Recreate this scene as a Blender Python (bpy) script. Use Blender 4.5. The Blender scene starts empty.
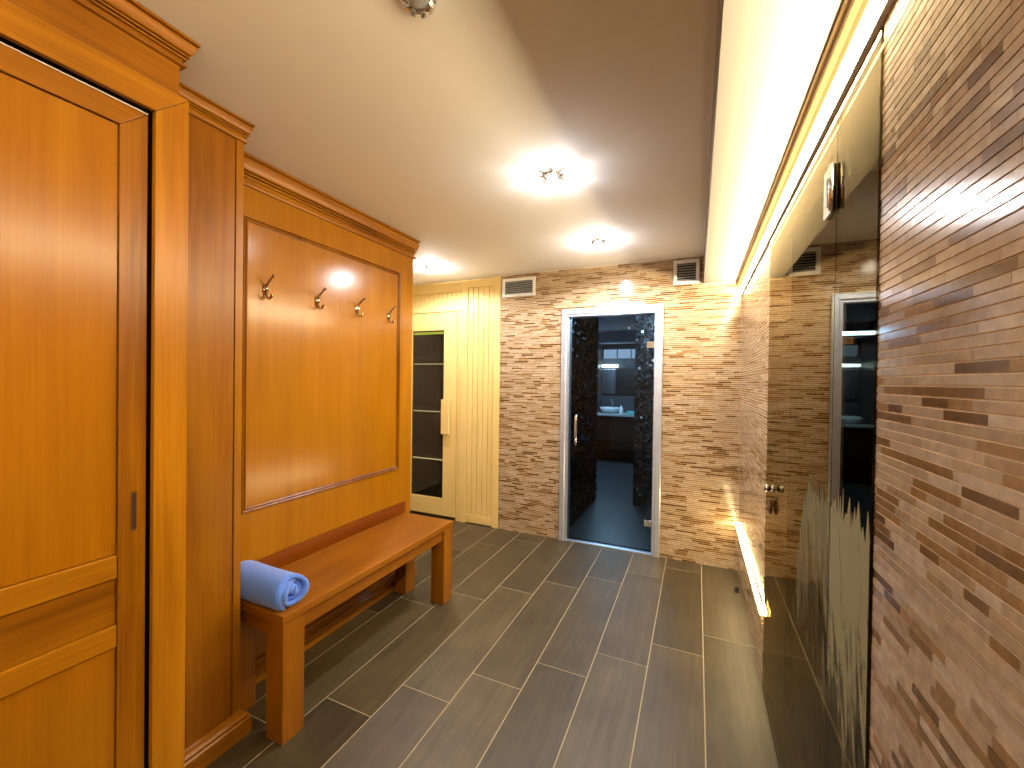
import bpy, bmesh, math, random
from mathutils import Vector, Matrix
random.seed(7)
scene = bpy.context.scene
C = scene.collection
PI = math.pi

# ------------------------------------------------------------------ helpers
def link(o):
    C.objects.link(o); return o

ORI = {}
def origin(o):
    return ORI.get(o.name, Vector((0, 0, 0)))

def obj(name, bm, mat, parent=None, smooth=False, bevel=0.0, label=None):
    """bm holds world coordinates; links ONE mesh object, local to its parent"""
    me = bpy.data.meshes.new(name)
    if isinstance(bm, tuple):
        me.from_pydata(bm[0], [], bm[1]); me.update()
    else:
        bmesh.ops.recalc_face_normals(bm, faces=bm.faces[:])
        bm.to_mesh(me); bm.free()
    o = bpy.data.objects.new(name, me)
    link(o)
    me.materials.append(mat)
    if parent is not None:
        off = origin(parent)
        me.transform(Matrix.Translation(-off))
        o.parent = parent
        ORI[o.name] = off
    if smooth:
        for p in me.polygons: p.use_smooth = True
    if bevel > 0:
        m = o.modifiers.new('bevel', 'BEVEL'); m.width = bevel; m.segments = 2
        m.limit_method = 'ANGLE'; m.angle_limit = math.radians(40)
    if label: o['label'] = label
    return o

def thing(name, label, cat, loc, group=None, kind=None):
    o = bpy.data.objects.new(name, None)
    link(o); o.location = loc; o.empty_display_size = 0.05
    o['label'] = label; o['category'] = cat
    if group: o['group'] = group
    if kind: o['kind'] = kind
    ORI[o.name] = Vector(loc)
    return o

def tag(o, label, cat, group=None, kind=None):
    o['label'] = label; o['category'] = cat
    if group: o['group'] = group
    if kind: o['kind'] = kind
    return o

def BM(): return bmesh.new()

def box(bm, x0, x1, y0, y1, z0, z1):
    v = [bm.verts.new((x, y, z)) for x in (x0, x1) for y in (y0, y1) for z in (z0, z1)]
    for f in ((0,1,3,2),(4,6,7,5),(0,4,5,1),(2,3,7,6),(0,2,6,4),(1,5,7,3)):
        bm.faces.new([v[i] for i in f])
    return bm

def bx(*a): return box(BM(), *a)

def sweep(bm, profile, path, closed=False):
    """profile [(out, z)], path [(x, y)] horizontal; out is to the right of the path"""
    n = len(path); rings = []
    for i, p in enumerate(path):
        p = Vector(p)
        def d(a, b): return (Vector(path[b]) - Vector(path[a])).normalized()
        if closed: d0, d1 = d(i-1, i), d(i, (i+1) % n)
        else:
            d0 = d(i-1, i) if i > 0 else d(0, 1)
            d1 = d(i, i+1) if i < n-1 else d(n-2, n-1)
        n0 = Vector((d0.y, -d0.x)); n1 = Vector((d1.y, -d1.x))
        m = (n0 + n1); m = m / max(1e-6, m.dot(n0))
        rings.append([bm.verts.new((p.x + m.x*o, p.y + m.y*o, z)) for o, z in profile])
    k = len(profile)
    R = list(range(n)) if closed else list(range(n-1))
    for i in R:
        a, b = rings[i], rings[(i+1) % n]
        for j in range(k):
            bm.faces.new((a[j], a[(j+1) % k], b[(j+1) % k], b[j]))
    if not closed:
        bm.faces.new(rings[0]); bm.faces.new(rings[-1][::-1])
    return bm

def frame_yz(bm, x, y0, y1, z0, z1, prof):
    """mitred picture-frame moulding on the plane X=x facing +X; prof [(inward, out)]"""
    cs = [(y0, z0, 1, 1), (y1, z0, -1, 1), (y1, z1, -1, -1), (y0, z1, 1, -1)]
    rings = [[bm.verts.new((x + o, y + sy*w, z + sz*w)) for w, o in prof] for y, z, sy, sz in cs]
    k = len(prof)
    for i in range(4):
        a, b = rings[i], rings[(i+1) % 4]
        for j in range(k):
            bm.faces.new((a[j], b[j], b[(j+1) % k], a[(j+1) % k]))
    return bm

def tube(bm, pts, r, seg=10, cap=True):
    pts = [Vector(p) for p in pts]; rings = []
    rs = r if isinstance(r, (list, tuple)) else [r]*len(pts)
    up = Vector((0, 0, 1)); prev = None
    for i, p in enumerate(pts):
        d = (pts[min(i+1, len(pts)-1)] - pts[max(i-1, 0)]).normalized()
        if prev is None:
            a = d.cross(up)
            if a.length < 1e-3: a = d.cross(Vector((0, 1, 0)))
            a.normalize()
        else:
            a = (prev - d*prev.dot(d)).normalized()
        prev = a; b = d.cross(a)
        rings.append([bm.verts.new(p + (a*math.cos(t) + b*math.sin(t))*rs[i]) for t in [2*PI*k/seg for k in range(seg)]])
    for i in range(len(rings)-1):
        for k in range(seg):
            bm.faces.new((rings[i][k], rings[i][(k+1) % seg], rings[i+1][(k+1) % seg], rings[i+1][k]))
    if cap:
        bm.faces.new(rings[0][::-1]); bm.faces.new(rings[-1])
    return bm

def lathe(bm, prof, c, axis='Z', seg=24):
    """prof [(r, h)], h along the axis from c"""
    rings = []
    for r, h in prof:
        ring = []
        for k in range(seg):
            t = 2*PI*k/seg; u, w = r*math.cos(t), r*math.sin(t)
            if axis == 'Z': v = (c[0]+u, c[1]+w, c[2]+h)
            elif axis == 'X': v = (c[0]+h, c[1]+u, c[2]+w)
            else: v = (c[0]+u, c[1]+h, c[2]+w)
            ring.append(bm.verts.new(v))
        rings.append(ring)
    for i in range(len(rings)-1):
        for k in range(seg):
            bm.faces.new((rings[i][k], rings[i][(k+1) % seg], rings[i+1][(k+1) % seg], rings[i+1][k]))
    bm.faces.new(rings[0][::-1]); bm.faces.new(rings[-1])
    return bm

def ellipsoid(bm, c, rx, ry, rz, u=14, v=8):
    r = bmesh.ops.create_uvsphere(bm, u_segments=u, v_segments=v, radius=1.0)
    for w in r['verts']: w.co = Vector((c[0]+w.co.x*rx, c[1]+w.co.y*ry, c[2]+w.co.z*rz))
    return bm

# ------------------------------------------------------------------ materials
def new_mat(name):
    m = bpy.data.materials.new(name); m.use_nodes = True
    nt = m.node_tree; nt.nodes.clear()
    out = nt.nodes.new('ShaderNodeOutputMaterial')
    return m, nt, out

def N(nt, t, **kw):
    n = nt.nodes.new('ShaderNode' + t)
    for k, v in kw.items():
        if k.startswith('_'): setattr(n, k[1:], v)
        else: n.inputs[k.replace('__', ' ')].default_value = v
    return n

def L(nt, a, ao, b, bi): nt.links.new(a.outputs[ao], b.inputs[bi])

def ramp(nt, stops, interp='LINEAR'):
    r = nt.nodes.new('ShaderNodeValToRGB'); cr = r.color_ramp; cr.interpolation = interp
    while len(cr.elements) < len(stops): cr.elements.new(0.5)
    for e, (p, c) in zip(cr.elements, stops):
        e.position = p; e.color = (c[0], c[1], c[2], 1)
    return r

def principled(nt, out, **kw):
    p = nt.nodes.new('ShaderNodeBsdfPrincipled')
    for k, v in kw.items(): p.inputs[k.replace('__', ' ')].default_value = v
    L(nt, p, 'BSDF', out, 'Surface')
    return p

def flat(name, col, rough=0.5, metal=0.0, var=1.0, **kw):
    """one colour with a faint procedural mottling"""
    m, nt, out = new_mat(name)
    p = principled(nt, out, Roughness=rough, Metallic=metal, **kw)
    tc = N(nt, 'TexCoord'); no = N(nt, 'TexNoise', Scale=18.0, Detail=3.0)
    L(nt, tc, 'Object', no, 'Vector')
    lo = tuple(c*(1-0.07*var) for c in col); hi = tuple(min(1, c*(1+0.05*var)) for c in col)
    r = ramp(nt, [(0.3, lo), (0.7, hi)])
    L(nt, no, 'Fac', r, 'Fac'); L(nt, r, 'Color', p, 'Base Color')
    return m

def emit(name, col, s):
    m, nt, out = new_mat(name)
    e = N(nt, 'Emission', Strength=s); e.inputs['Color'].default_value = (*col, 1)
    L(nt, e, 'Emission', out, 'Surface')
    return m

def wood(name, axis, dark, mid, light, rough=0.3, fine=1.0, contrast=1.0, spec=0.32):
    m, nt, out = new_mat(name)
    p = principled(nt, out, Roughness=rough)
    p.inputs['Specular IOR Level'].default_value = spec
    tc = N(nt, 'TexCoord')
    def mp(s_along, s_across):
        q = N(nt, 'Mapping')
        s = [s_across]*3; s['XYZ'.index(axis)] = s_along
        q.inputs['Scale'].default_value = s
        L(nt, tc, 'Object', q, 'Vector'); return q
    m1 = mp(0.7, 9*fine); n1 = N(nt, 'TexNoise', Scale=1.6, Detail=5.0, Roughness=0.55, Distortion=0.5); L(nt, m1, 'Vector', n1, 'Vector')
    m2 = mp(2.2, 130*fine); n2 = N(nt, 'TexNoise', Scale=1.0, Detail=3.0, Roughness=0.6); L(nt, m2, 'Vector', n2, 'Vector')
    m3 = mp(1.0, 1.3); n3 = N(nt, 'TexNoise', Scale=1.7, Detail=2.0); L(nt, m3, 'Vector', n3, 'Vector')
    a = N(nt, 'Math', _operation='MULTIPLY_ADD'); a.inputs[1].default_value = 0.35*contrast; a.inputs[2].default_value = 0.0
    L(nt, n2, 'Fac', a, 0)
    b = N(nt, 'Math', _operation='MULTIPLY_ADD'); b.inputs[1].default_value = 0.55*contrast; L(nt, n1, 'Fac', b, 0); L(nt, a, 'Value', b, 2)
    c = N(nt, 'Math', _operation='MULTIPLY_ADD'); c.inputs[1].default_value = 0.45*contrast; L(nt, n3, 'Fac', c, 0); L(nt, b, 'Value', c, 2)
    d = N(nt, 'Math', _operation='SUBTRACT'); d.inputs[1].default_value = 0.675*contrast - 0.5; L(nt, c, 'Value', d, 0)
    r = ramp(nt, [(0.25, dark), (0.5, mid), (0.78, light)])
    L(nt, d, 'Value', r, 'Fac'); L(nt, r, 'Color', p, 'Base Color')
    bp = N(nt, 'Bump', Strength=0.04, Distance=0.002); L(nt, n2, 'Fac', bp, 'Height'); L(nt, bp, 'Normal', p, 'Normal')
    return m

def glass(name, tint, rough=0.0, coat=(1, 1, 1), r0=0.045):
    """clear pane: tinted straight-through light plus Schlick reflection on either face"""
    m, nt, out = new_mat(name)
    g = N(nt, 'NewGeometry')
    dt = N(nt, 'VectorMath', _operation='DOT_PRODUCT'); L(nt, g, 'Incoming', dt, 0); L(nt, g, 'Normal', dt, 1)
    ab = N(nt, 'Math', _operation='ABSOLUTE'); L(nt, dt, 'Value', ab, 0)
    su = N(nt, 'Math', _operation='SUBTRACT', _use_clamp=True); su.inputs[0].default_value = 1.0; L(nt, ab, 'Value', su, 1)
    pw = N(nt, 'Math', _operation='POWER'); pw.inputs[1].default_value = 5.0; L(nt, su, 'Value', pw, 0)
    ma = N(nt, 'Math', _operation='MULTIPLY_ADD'); ma.inputs[1].default_value = 1-r0; ma.inputs[2].default_value = r0; L(nt, pw, 'Value', ma, 0)
    tr = N(nt, 'BsdfTransparent'); tr.inputs['Color'].default_value = (*tint, 1)
    gl = N(nt, 'BsdfGlossy', Roughness=rough); gl.inputs['Color'].default_value = (*coat, 1)
    mx = N(nt, 'MixShader'); L(nt, ma, 'Value', mx, 'Fac'); L(nt, tr, 'BSDF', mx, 1); L(nt, gl, 'BSDF', mx, 2)
    L(nt, mx, 'Shader', out, 'Surface')
    return m

OR_D, OR_M, OR_L = (0.1550, 0.0484, 0.0012), (0.2666, 0.0930, 0.0019), (0.3720, 0.1519, 0.0037)
M = {}
for ax in 'XYZ': M['wood_'+ax] = wood('cherry_wood_'+ax, ax, OR_D, OR_M, OR_L, 0.3, contrast=1.35)
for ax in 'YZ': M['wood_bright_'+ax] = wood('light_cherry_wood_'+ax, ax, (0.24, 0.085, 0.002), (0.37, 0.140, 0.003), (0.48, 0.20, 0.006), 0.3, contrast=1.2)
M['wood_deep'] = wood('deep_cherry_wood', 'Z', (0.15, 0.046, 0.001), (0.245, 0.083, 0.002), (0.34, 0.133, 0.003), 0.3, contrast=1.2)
M['panel'] = wood('panel_veneer', 'Z', (0.2376, 0.0792, 0.0013), (0.3168, 0.1135, 0.0026), (0.4092, 0.1650, 0.0046), 0.24, contrast=0.8)
M['lacquer'] = wood('lacquered_veneer', 'Z', (0.25, 0.088, 0.001), (0.335, 0.128, 0.002), (0.43, 0.182, 0.004), 0.19, contrast=0.8, spec=0.42)
for ax in 'XYZ': M['bench_'+ax] = wood('bench_wood_'+ax, ax, (0.150, 0.044, 0.0015), (0.250, 0.083, 0.002), (0.34, 0.128, 0.004), 0.33)
M['rail_dark'] = wood('dark_rail_wood', 'Y', (0.14, 0.030, 0.002), (0.20, 0.046, 0.002), (0.27, 0.070, 0.004), 0.35)
for ax in 'XYZ': M['pine_'+ax] = wood('pine_'+ax, ax, (0.6660, 0.4680, 0.1530), (0.7470, 0.5490, 0.2070), (0.8010, 0.6120, 0.2610), 0.5, contrast=0.8)
M['sauna_dark'] = wood('sauna_inner_wood', 'X', (0.10, 0.06, 0.02), (0.16, 0.10, 0.04), (0.22, 0.14, 0.06), 0.6)
M['groove'] = flat('dark_groove', (0.03, 0.01, 0.004), 0.7)
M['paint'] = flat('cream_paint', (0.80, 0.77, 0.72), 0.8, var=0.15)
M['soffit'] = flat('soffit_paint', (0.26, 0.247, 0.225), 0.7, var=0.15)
M['gold'] = flat('golden_moulding', (0.24, 0.15, 0.055), 0.5)
M['wallpaint'] = flat('beige_paint', (0.60, 0.48, 0.33), 0.8)
M['grout'] = flat('tile_grout', (0.82, 0.68, 0.46), 0.8)
M['alu'] = flat('brushed_aluminium', (0.62, 0.68, 0.80), 0.38, 0.7)
M['chrome'] = flat('chrome', (0.85, 0.85, 0.86), 0.12, 1.0)
M['brass'] = flat('polished_brass', (0.62, 0.50, 0.34), 0.10, 1.0)
M['bronze'] = flat('dark_bronze', (0.13, 0.060, 0.022), 0.45, 0.5)
M['white'] = flat('white_plastic', (0.80, 0.80, 0.80), 0.4)
M['black'] = flat('black_inside', (0.008, 0.008, 0.008), 0.8)
M['slat'] = flat('grey_louvre', (0.30, 0.31, 0.32), 0.45)
M['rubber'] = flat('black_rubber', (0.012, 0.011, 0.010), 0.6)
M['darkwall'] = flat('dark_brown_tile', (0.035, 0.022, 0.012), 0.35)
M['showerwall'] = flat('shower_dark_stone', (0.010, 0.008, 0.006), 0.6)
M['bathfloor'] = flat('bathroom_floor', (0.045, 0.050, 0.055), 0.35)
M['bathwall'] = flat('bathroom_wall', (0.07, 0.07, 0.08), 0.4)
M['bathceil'] = flat('bathroom_ceiling', (0.32, 0.40, 0.50), 0.7)
M['vanity'] = flat('dark_vanity', (0.015, 0.012, 0.012), 0.35)
M['counter'] = flat('stone_counter', (0.45, 0.45, 0.44), 0.25)
M['ceramic'] = flat('white_ceramic', (0.8, 0.8, 0.8), 0.15)
M['teal'] = flat('teal_plastic', (0.15, 0.5, 0.5), 0.3)
M['door_glass'] = glass('tinted_door_glass', (0.58, 0.62, 0.62), r0=0.018)
M['sauna_glass'] = glass('bronze_sauna_glass', (0.55, 0.52, 0.42))
M['shower_glass'] = glass('bronze_shower_glass', (0.55, 0.50, 0.40), coat=(0.64, 0.58, 0.44))
M['mirror'] = flat('mirror_silver', (0.85, 0.87, 0.9), 0.03, 1.0)
M['led'] = emit('warm_led', (1.0, 0.79, 0.47), 140.0)
M['led_low'] = emit('warm_led_low', (1.0, 0.74, 0.36), 60.0)
M['bulb'] = emit('cool_bulb', (0.92, 0.95, 1.0), 260.0)
M['bathlamp'] = emit('cold_mirror_lamp', (0.62, 0.85, 1.0), 26.0)
M['daylight'] = emit('blue_window_light', (0.42, 0.62, 0.95), 1.5)
M['sauna_led'] = emit('green_yellow_led', (0.62, 0.75, 0.12), 2.2)
M['sauna_line'] = emit('sauna_bench_led', (1.0, 0.9, 0.62), 2.0)

def tile_material(name, cols, rough):
    m, nt, out = new_mat(name)
    p = principled(nt, out, Roughness=rough)
    g = N(nt, 'NewGeometry')
    stops = [(i/len(cols), c) for i, c in enumerate(cols)]
    r = ramp(nt, stops, 'CONSTANT'); L(nt, g, 'Random Per Island', r, 'Fac')
    tc = N(nt, 'TexCoord'); no = N(nt, 'TexNoise', Scale=55.0, Detail=3.0); L(nt, tc, 'Object', no, 'Vector')
    mr = N(nt, 'MapRange'); mr.inputs['From Min'].default_value = 0.3; mr.inputs['From Max'].default_value = 0.7
    mr.inputs['To Min'].default_value = 0.78; mr.inputs['To Max'].default_value = 1.12
    L(nt, no, 'Fac', mr, 'Value')
    mx = N(nt, 'VectorMath', _operation='SCALE'); L(nt, r, 'Color', mx, 0); L(nt, mr, 'Result', mx, 'Scale')
    L(nt, mx, 'Vector', p, 'Base Color')
    return m
TAN = [(0.375,0.265,0.157),(0.419,0.309,0.191),(0.141,0.073,0.026),(0.332,0.221,0.120),(0.454,0.344,0.224),(0.393,0.282,0.171),
       (0.401,0.290,0.186),(0.188,0.101,0.036),(0.437,0.326,0.215),(0.291,0.166,0.064),(0.375,0.272,0.171),(0.472,0.370,0.258),(0.244,0.138,0.052),(0.419,0.300,0.191),(0.349,0.246,0.143)]
M['strip_tile'] = tile_material('strip_mosaic_tile', TAN, 0.13)
M['sparkle'] = tile_material('glass_mosaic', [(0.02,0.025,0.035),(0.04,0.05,0.065),(0.012,0.013,0.016),(0.07,0.085,0.11),(0.03,0.03,0.035)], 0.17)
M['sparkle_brown'] = tile_material('brown_glass_mosaic', [(0.010,0.006,0.003),(0.016,0.010,0.004),(0.007,0.005,0.003),(0.03,0.018,0.007)], 0.10)

def floor_material():
    m, nt, out = new_mat('wood_look_floor_tile')
    p = principled(nt, out, Roughness=0.46)
    g = N(nt, 'NewGeometry'); tc = N(nt, 'TexCoord')
    r = ramp(nt, [(0, (0.060,0.044,0.020)), (0.25, (0.076,0.056,0.026)), (0.5, (0.047,0.035,0.016)), (0.75, (0.066,0.047,0.023))], 'CONSTANT')
    L(nt, g, 'Random Per Island', r, 'Fac')
    mp = N(nt, 'Mapping'); mp.inputs['Scale'].default_value = (22, 1.6, 1); L(nt, tc, 'Object', mp, 'Vector')
    no = N(nt, 'TexNoise', Scale=1.5, Detail=6.0, Roughness=0.65, Distortion=0.6); L(nt, mp, 'Vector', no, 'Vector')
    n2 = N(nt, 'TexNoise', Scale=4.0, Detail=3.0); L(nt, tc, 'Object', n2, 'Vector')
    mr = N(nt, 'MapRange'); mr.inputs['From Min'].default_value = 0.3; mr.inputs['From Max'].default_value = 0.7
    mr.inputs['To Min'].default_value = 0.72; mr.inputs['To Max'].default_value = 1.3; L(nt, no, 'Fac', mr, 'Value')
    mr2 = N(nt, 'MapRange'); mr2.inputs['From Min'].default_value = 0.3; mr2.inputs['From Max'].default_value = 0.7
    mr2.inputs['To Min'].default_value = 0.82; mr2.inputs['To Max'].default_value = 1.2; L(nt, n2, 'Fac', mr2, 'Value')
    mu = N(nt, 'Math', _operation='MULTIPLY'); L(nt, mr, 'Result', mu, 0); L(nt, mr2, 'Result', mu, 1)
    mx = N(nt, 'VectorMath', _operation='SCALE'); L(nt, r, 'Color', mx, 0); L(nt, mu, 'Value', mx, 'Scale')
    L(nt, mx, 'Vector', p, 'Base Color')
    bp = N(nt, 'Bump', Strength=0.12, Distance=0.003); L(nt, no, 'Fac', bp, 'Height'); L(nt, bp, 'Normal', p, 'Normal')
    return m
M['plank'] = floor_material()
M['floor_grout'] = flat('floor_grout', (0.36, 0.29, 0.19), 0.8)

def towel_material():
    m, nt, out = new_mat('blue_terry')
    p = principled(nt, out, Roughness=0.95)
    p.inputs['Sheen Weight'].default_value = 0.4
    tc = N(nt, 'TexCoord'); no = N(nt, 'TexNoise', Scale=260.0, Detail=2.0); L(nt, tc, 'Object', no, 'Vector')
    r = ramp(nt, [(0.3, (0.05, 0.16, 0.66)), (0.7, (0.115, 0.28, 0.92))]); L(nt, no, 'Fac', r, 'Fac'); L(nt, r, 'Color', p, 'Base Color')
    bp = N(nt, 'Bump', Strength=0.6, Distance=0.004); L(nt, no, 'Fac', bp, 'Height'); L(nt, bp, 'Normal', p, 'Normal')
    return m
M['towel'] = towel_material()

def etched_material(name, most, top=0.22):
    """frosted film: patchy, streaked along the leaning blades, thinner low down"""
    m, nt, out = new_mat(name)
    tc = N(nt, 'TexCoord')
    rt = N(nt, 'Mapping'); rt.inputs['Rotation'].default_value = (0.16, 0, 0); L(nt, tc, 'Object', rt, 'Vector')
    mp = N(nt, 'Mapping'); mp.inputs['Scale'].default_value = (1, 24, 3.4); L(nt, rt, 'Vector', mp, 'Vector')
    no = N(nt, 'TexNoise', Scale=1.3, Detail=5.0, Roughness=0.65, Distortion=0.5); L(nt, mp, 'Vector', no, 'Vector')
    sx = N(nt, 'SeparateXYZ'); L(nt, tc, 'Object', sx, 'Vector')
    mr = N(nt, 'MapRange'); mr.inputs['From Min'].default_value = 0.58; mr.inputs['From Max'].default_value = 1.06
    mr.inputs['To Min'].default_value = -0.13; mr.inputs['To Max'].default_value = top; L(nt, sx, 'Z', mr, 'Value')
    ad = N(nt, 'Math', _operation='ADD'); L(nt, no, 'Fac', ad, 0); L(nt, mr, 'Result', ad, 1)
    r = ramp(nt, [(0.43, (0.0,)*3), (0.62, (most,)*3)]); L(nt, ad, 'Value', r, 'Fac')
    tr = N(nt, 'BsdfTransparent')
    df = N(nt, 'BsdfDiffuse'); df.inputs['Color'].default_value = (0.27, 0.25, 0.14, 1)
    mx = N(nt, 'MixShader'); L(nt, r, 'Color', mx, 'Fac'); L(nt, tr, 'BSDF', mx, 1); L(nt, df, 'BSDF', mx, 2)
    L(nt, mx, 'Shader', out, 'Surface')
    return m
M['etch_door'] = etched_material('etched_frost_door', 0.60, 0.10)
M['etch'] = etched_material('etched_frost', 0.92)

# ------------------------------------------------------------------ key dimensions (metres; camera stands over the origin)
CEIL, YB, XR = 2.45, 3.618, 0.305
SOF_Z, SOF_X = 2.228, 0.035
Y_FRONT = -1.7

# ------------------------------------------------------------------ floor
def floor_mesh():
    V, F = [], []
    def quadbox(x0, x1, y0, y1, z0, z1, ch):
        b = len(V)
        V.extend([(x0,y0,z0),(x1,y0,z0),(x1,y1,z0),(x0,y1,z0),
                  (x0+ch,y0+ch,z1),(x1-ch,y0+ch,z1),(x1-ch,y1-ch,z1),(x0+ch,y1-ch,z1)])
        F.extend([(b+4,b+5,b+6,b+7),(b,b+1,b+5,b+4),(b+1,b+2,b+6,b+5),(b+2,b+3,b+7,b+6),(b+3,b,b+4,b+7)])
    g = 0.0022
    w, ln = 0.2595, 1.036
    for k in range(-13, 2):
        x0 = 0.053 + (k-0)*w; x1 = x0 + w
        off = 2.608 - 0.2115*0 + (-k)*(-0.2125)
        off = 2.608 + k*0.2075
        y = off - 6*ln
        while y < YB:
            a, b = max(y, Y_FRONT), min(y+ln, YB+0.02)
            if b - a > 0.01:
                quadbox(max(x0, -3.3)+g, min(x1, 0.335)-g, a+g, b-g, -0.004, 0.0, 0.0006)
            y += ln
    xs = -3.35
    return V, F
V, F = floor_mesh()
fl = obj('floor', (V, F), M['plank'])
# the grout bed is the same floor: second material on one slab below the planks
me = fl.data
bmf = BM(); bmf.from_mesh(me)
slab_faces_before = len(bmf.faces)
box(bmf, -3.35, 0.40, Y_FRONT-0.1, YB+0.02, -0.06, -0.0012)
bmf.faces.ensure_lookup_table()
for f in bmf.faces[slab_faces_before:]: f.material_index = 1
bmf.to_mesh(me); bmf.free(); me.materials.append(M['floor_grout'])
tag(fl, 'dark brown wood-look plank tile floor with pale joints', 'floor', kind='structure')

# ------------------------------------------------------------------ ceiling, soffit, shell
tag(obj('ceiling', bx(-3.35, 1.6, Y_FRONT-0.1, YB+0.1, CEIL, CEIL+0.08), M['paint']), 'cream painted flat ceiling over the corridor', 'ceiling', kind='structure')
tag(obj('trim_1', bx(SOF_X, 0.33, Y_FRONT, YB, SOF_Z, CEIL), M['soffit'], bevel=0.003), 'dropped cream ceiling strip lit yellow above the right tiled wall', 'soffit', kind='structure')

tag(obj('trim_3', sweep(BM(), [(0, SOF_Z-0.0005), (0.043, SOF_Z-0.0005), (0.043, SOF_Z-0.012), (0.034, SOF_Z-0.020), (0.034, SOF_Z-0.036), (0.024, SOF_Z-0.046), (0.018, SOF_Z-0.060), (0, SOF_Z-0.060)],
     [(XR-0.0005, YB-0.002), (XR-0.0005, Y_FRONT)]), M['gold']), 'narrow stepped golden moulding above the long LED strip', 'moulding', kind='structure')
# strip mosaic walls: every tile is a small relief block on the wall, one mesh per wall
def strips(V, F, u0, u1, z0, z1, place, holes=()):
    pitch, gap = 0.0155, 0.0025
    z = z0; rng = random.Random(round(u0*1000)+int(z1*77))
    while z < z1 - 0.004:
        zt = min(z + pitch - gap, z1)
        segs = [(u0, u1)]
        for (a, b, hz0, hz1) in holes:
            if zt > hz0 and z < hz1:
                ns = []
                for s, e in segs:
                    if b <= s or a >= e: ns.append((s, e)); continue
                    if a > s: ns.append((s, a))
                    if b < e: ns.append((b, e))
                segs = ns
        for s, e in segs:
            u = s - rng.random()*0.09
            while u < e:
                ln = rng.choice((0.05, 0.07, 0.085, 0.10, 0.115, 0.145)) * (0.9 + 0.2*rng.random())
                a, b = max(u, s), min(u+ln, e)
                if b - a > 0.004:
                    d = 0.0017 + 0.0005*rng.random()
                    i = len(V)
                    V.extend([place(a, z, 0), place(b, z, 0), place(b, zt, 0), place(a, zt, 0),
                              place(a, z, d), place(b, z, d), place(b, zt, d), place(a, zt, d)])
                    F.extend([(i+4,i+5,i+6,i+7),(i,i+1,i+5,i+4),(i+1,i+2,i+6,i+5),(i+2,i+3,i+7,i+6),(i+3,i,i+4,i+7)])
                u += ln
        z += pitch

def tiled_wall(name, boxes, u0, u1, z0, z1, place, holes, label):
    V, F = [], []
    strips(V, F, u0, u1, z0, z1, place, holes)
    me = bpy.data.meshes.new(name); me.from_pydata(V, [], F); me.update()
    bm = BM(); bm.from_mesh(me); n = len(bm.faces)
    bmesh.ops.recalc_face_normals(bm, faces=bm.faces[:])
    for b in boxes: box(bm, *b)
    bm.faces.ensure_lookup_table()
    new = bm.faces[n:]
    for f in new: f.material_index = 1
    bmesh.ops.recalc_face_normals(bm, faces=list(new))
    bm.to_mesh(me); bm.free()
    o = link(bpy.data.objects.new(name, me))
    me.materials.append(M['strip_tile']); me.materials.append(M['grout'])
    return tag(o, label, 'wall', kind='structure')

DX0, DX1, DZ = -1.126, -0.26, 2.083        # bathroom door opening
XS = -1.745                                # where the tile meets the sauna front
yb = YB + 0.0025
tiled_wall('wall_back', [(XS, DX0, yb, yb+0.10, 0, CEIL), (DX1, XR+0.10, yb, yb+0.10, 0, CEIL), (DX0, DX1, yb, yb+0.10, DZ, CEIL)],
           XS, XR, 0.0, CEIL, lambda u, z, d: (u, yb-d, z), [(DX0, DX1, -1, DZ), (SOF_X, 1, SOF_Z, 9)],
           'far wall of thin cream and brown strip mosaic around the glass door')
GY0, GY1, GZ = 0.980, 2.252, 2.108         # glass shower front opening
xr = XR + 0.0025
tiled_wall('wall_right', [(xr, xr+0.08, Y_FRONT, GY0, 0, CEIL), (xr, xr+0.08, GY1, YB+0.1, 0, CEIL), (xr, xr+0.08, GY0, GY1, GZ, CEIL)],
           Y_FRONT, YB, 0.0, SOF_Z, lambda u, z, d: (xr-d, u, z), [(GY0, GY1, -1, GZ)],
           'right wall of glossy brown strip mosaic close to the viewer')
tag(obj('wall_front', bx(-3.3, 0.4, Y_FRONT-0.1, Y_FRONT, 0, CEIL), M['wallpaint']), 'plain beige wall closing the room behind the viewer', 'wall', kind='structure')
tag(obj('wall_left', bx(-3.35, -3.25, Y_FRONT, YB+0.1, 0, CEIL), M['wallpaint']), 'plain beige wall behind the wooden cupboards', 'wall', kind='structure')

# ------------------------------------------------------------------ LED strips
led = thing('led_strip', 'long glowing warm LED strip along the top of the right wall', 'led strip', (XR-0.01, 1.0, 2.13), 'warm LED strips on the right wall')
obj('diffuser', bx(XR-0.019, XR-0.006, Y_FRONT+0.02, YB-0.004, 2.124, 2.156), M['led'], led)
pr = BM(); box(pr, XR-0.006, XR+0.0005, Y_FRONT+0.02, YB-0.004, 2.1185, 2.162)
obj('profile', pr, M['alu'], led)
obj('light_stop_lip', bx(XR-0.0105, XR+0.0005, Y_FRONT+0.02, YB-0.004, 2.1155, 2.1180), M['white'], led)  # added lip, keeps LED light off the wall below
led2 = thing('led_strip', 'short glowing LED strip low on the right wall beyond the glass', 'led strip', (XR-0.01, 2.9, 0.36), 'warm LED strips on the right wall')
obj('diffuser', bx(XR-0.017, XR-0.006, GY1+0.004, YB-0.004, 0.352, 0.376), M['led_low'], led2)
obj('profile', bx(XR-0.006, XR+0.0005, GY1+0.004, YB-0.004, 0.347, 0.381), M['alu'], led2)

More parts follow.
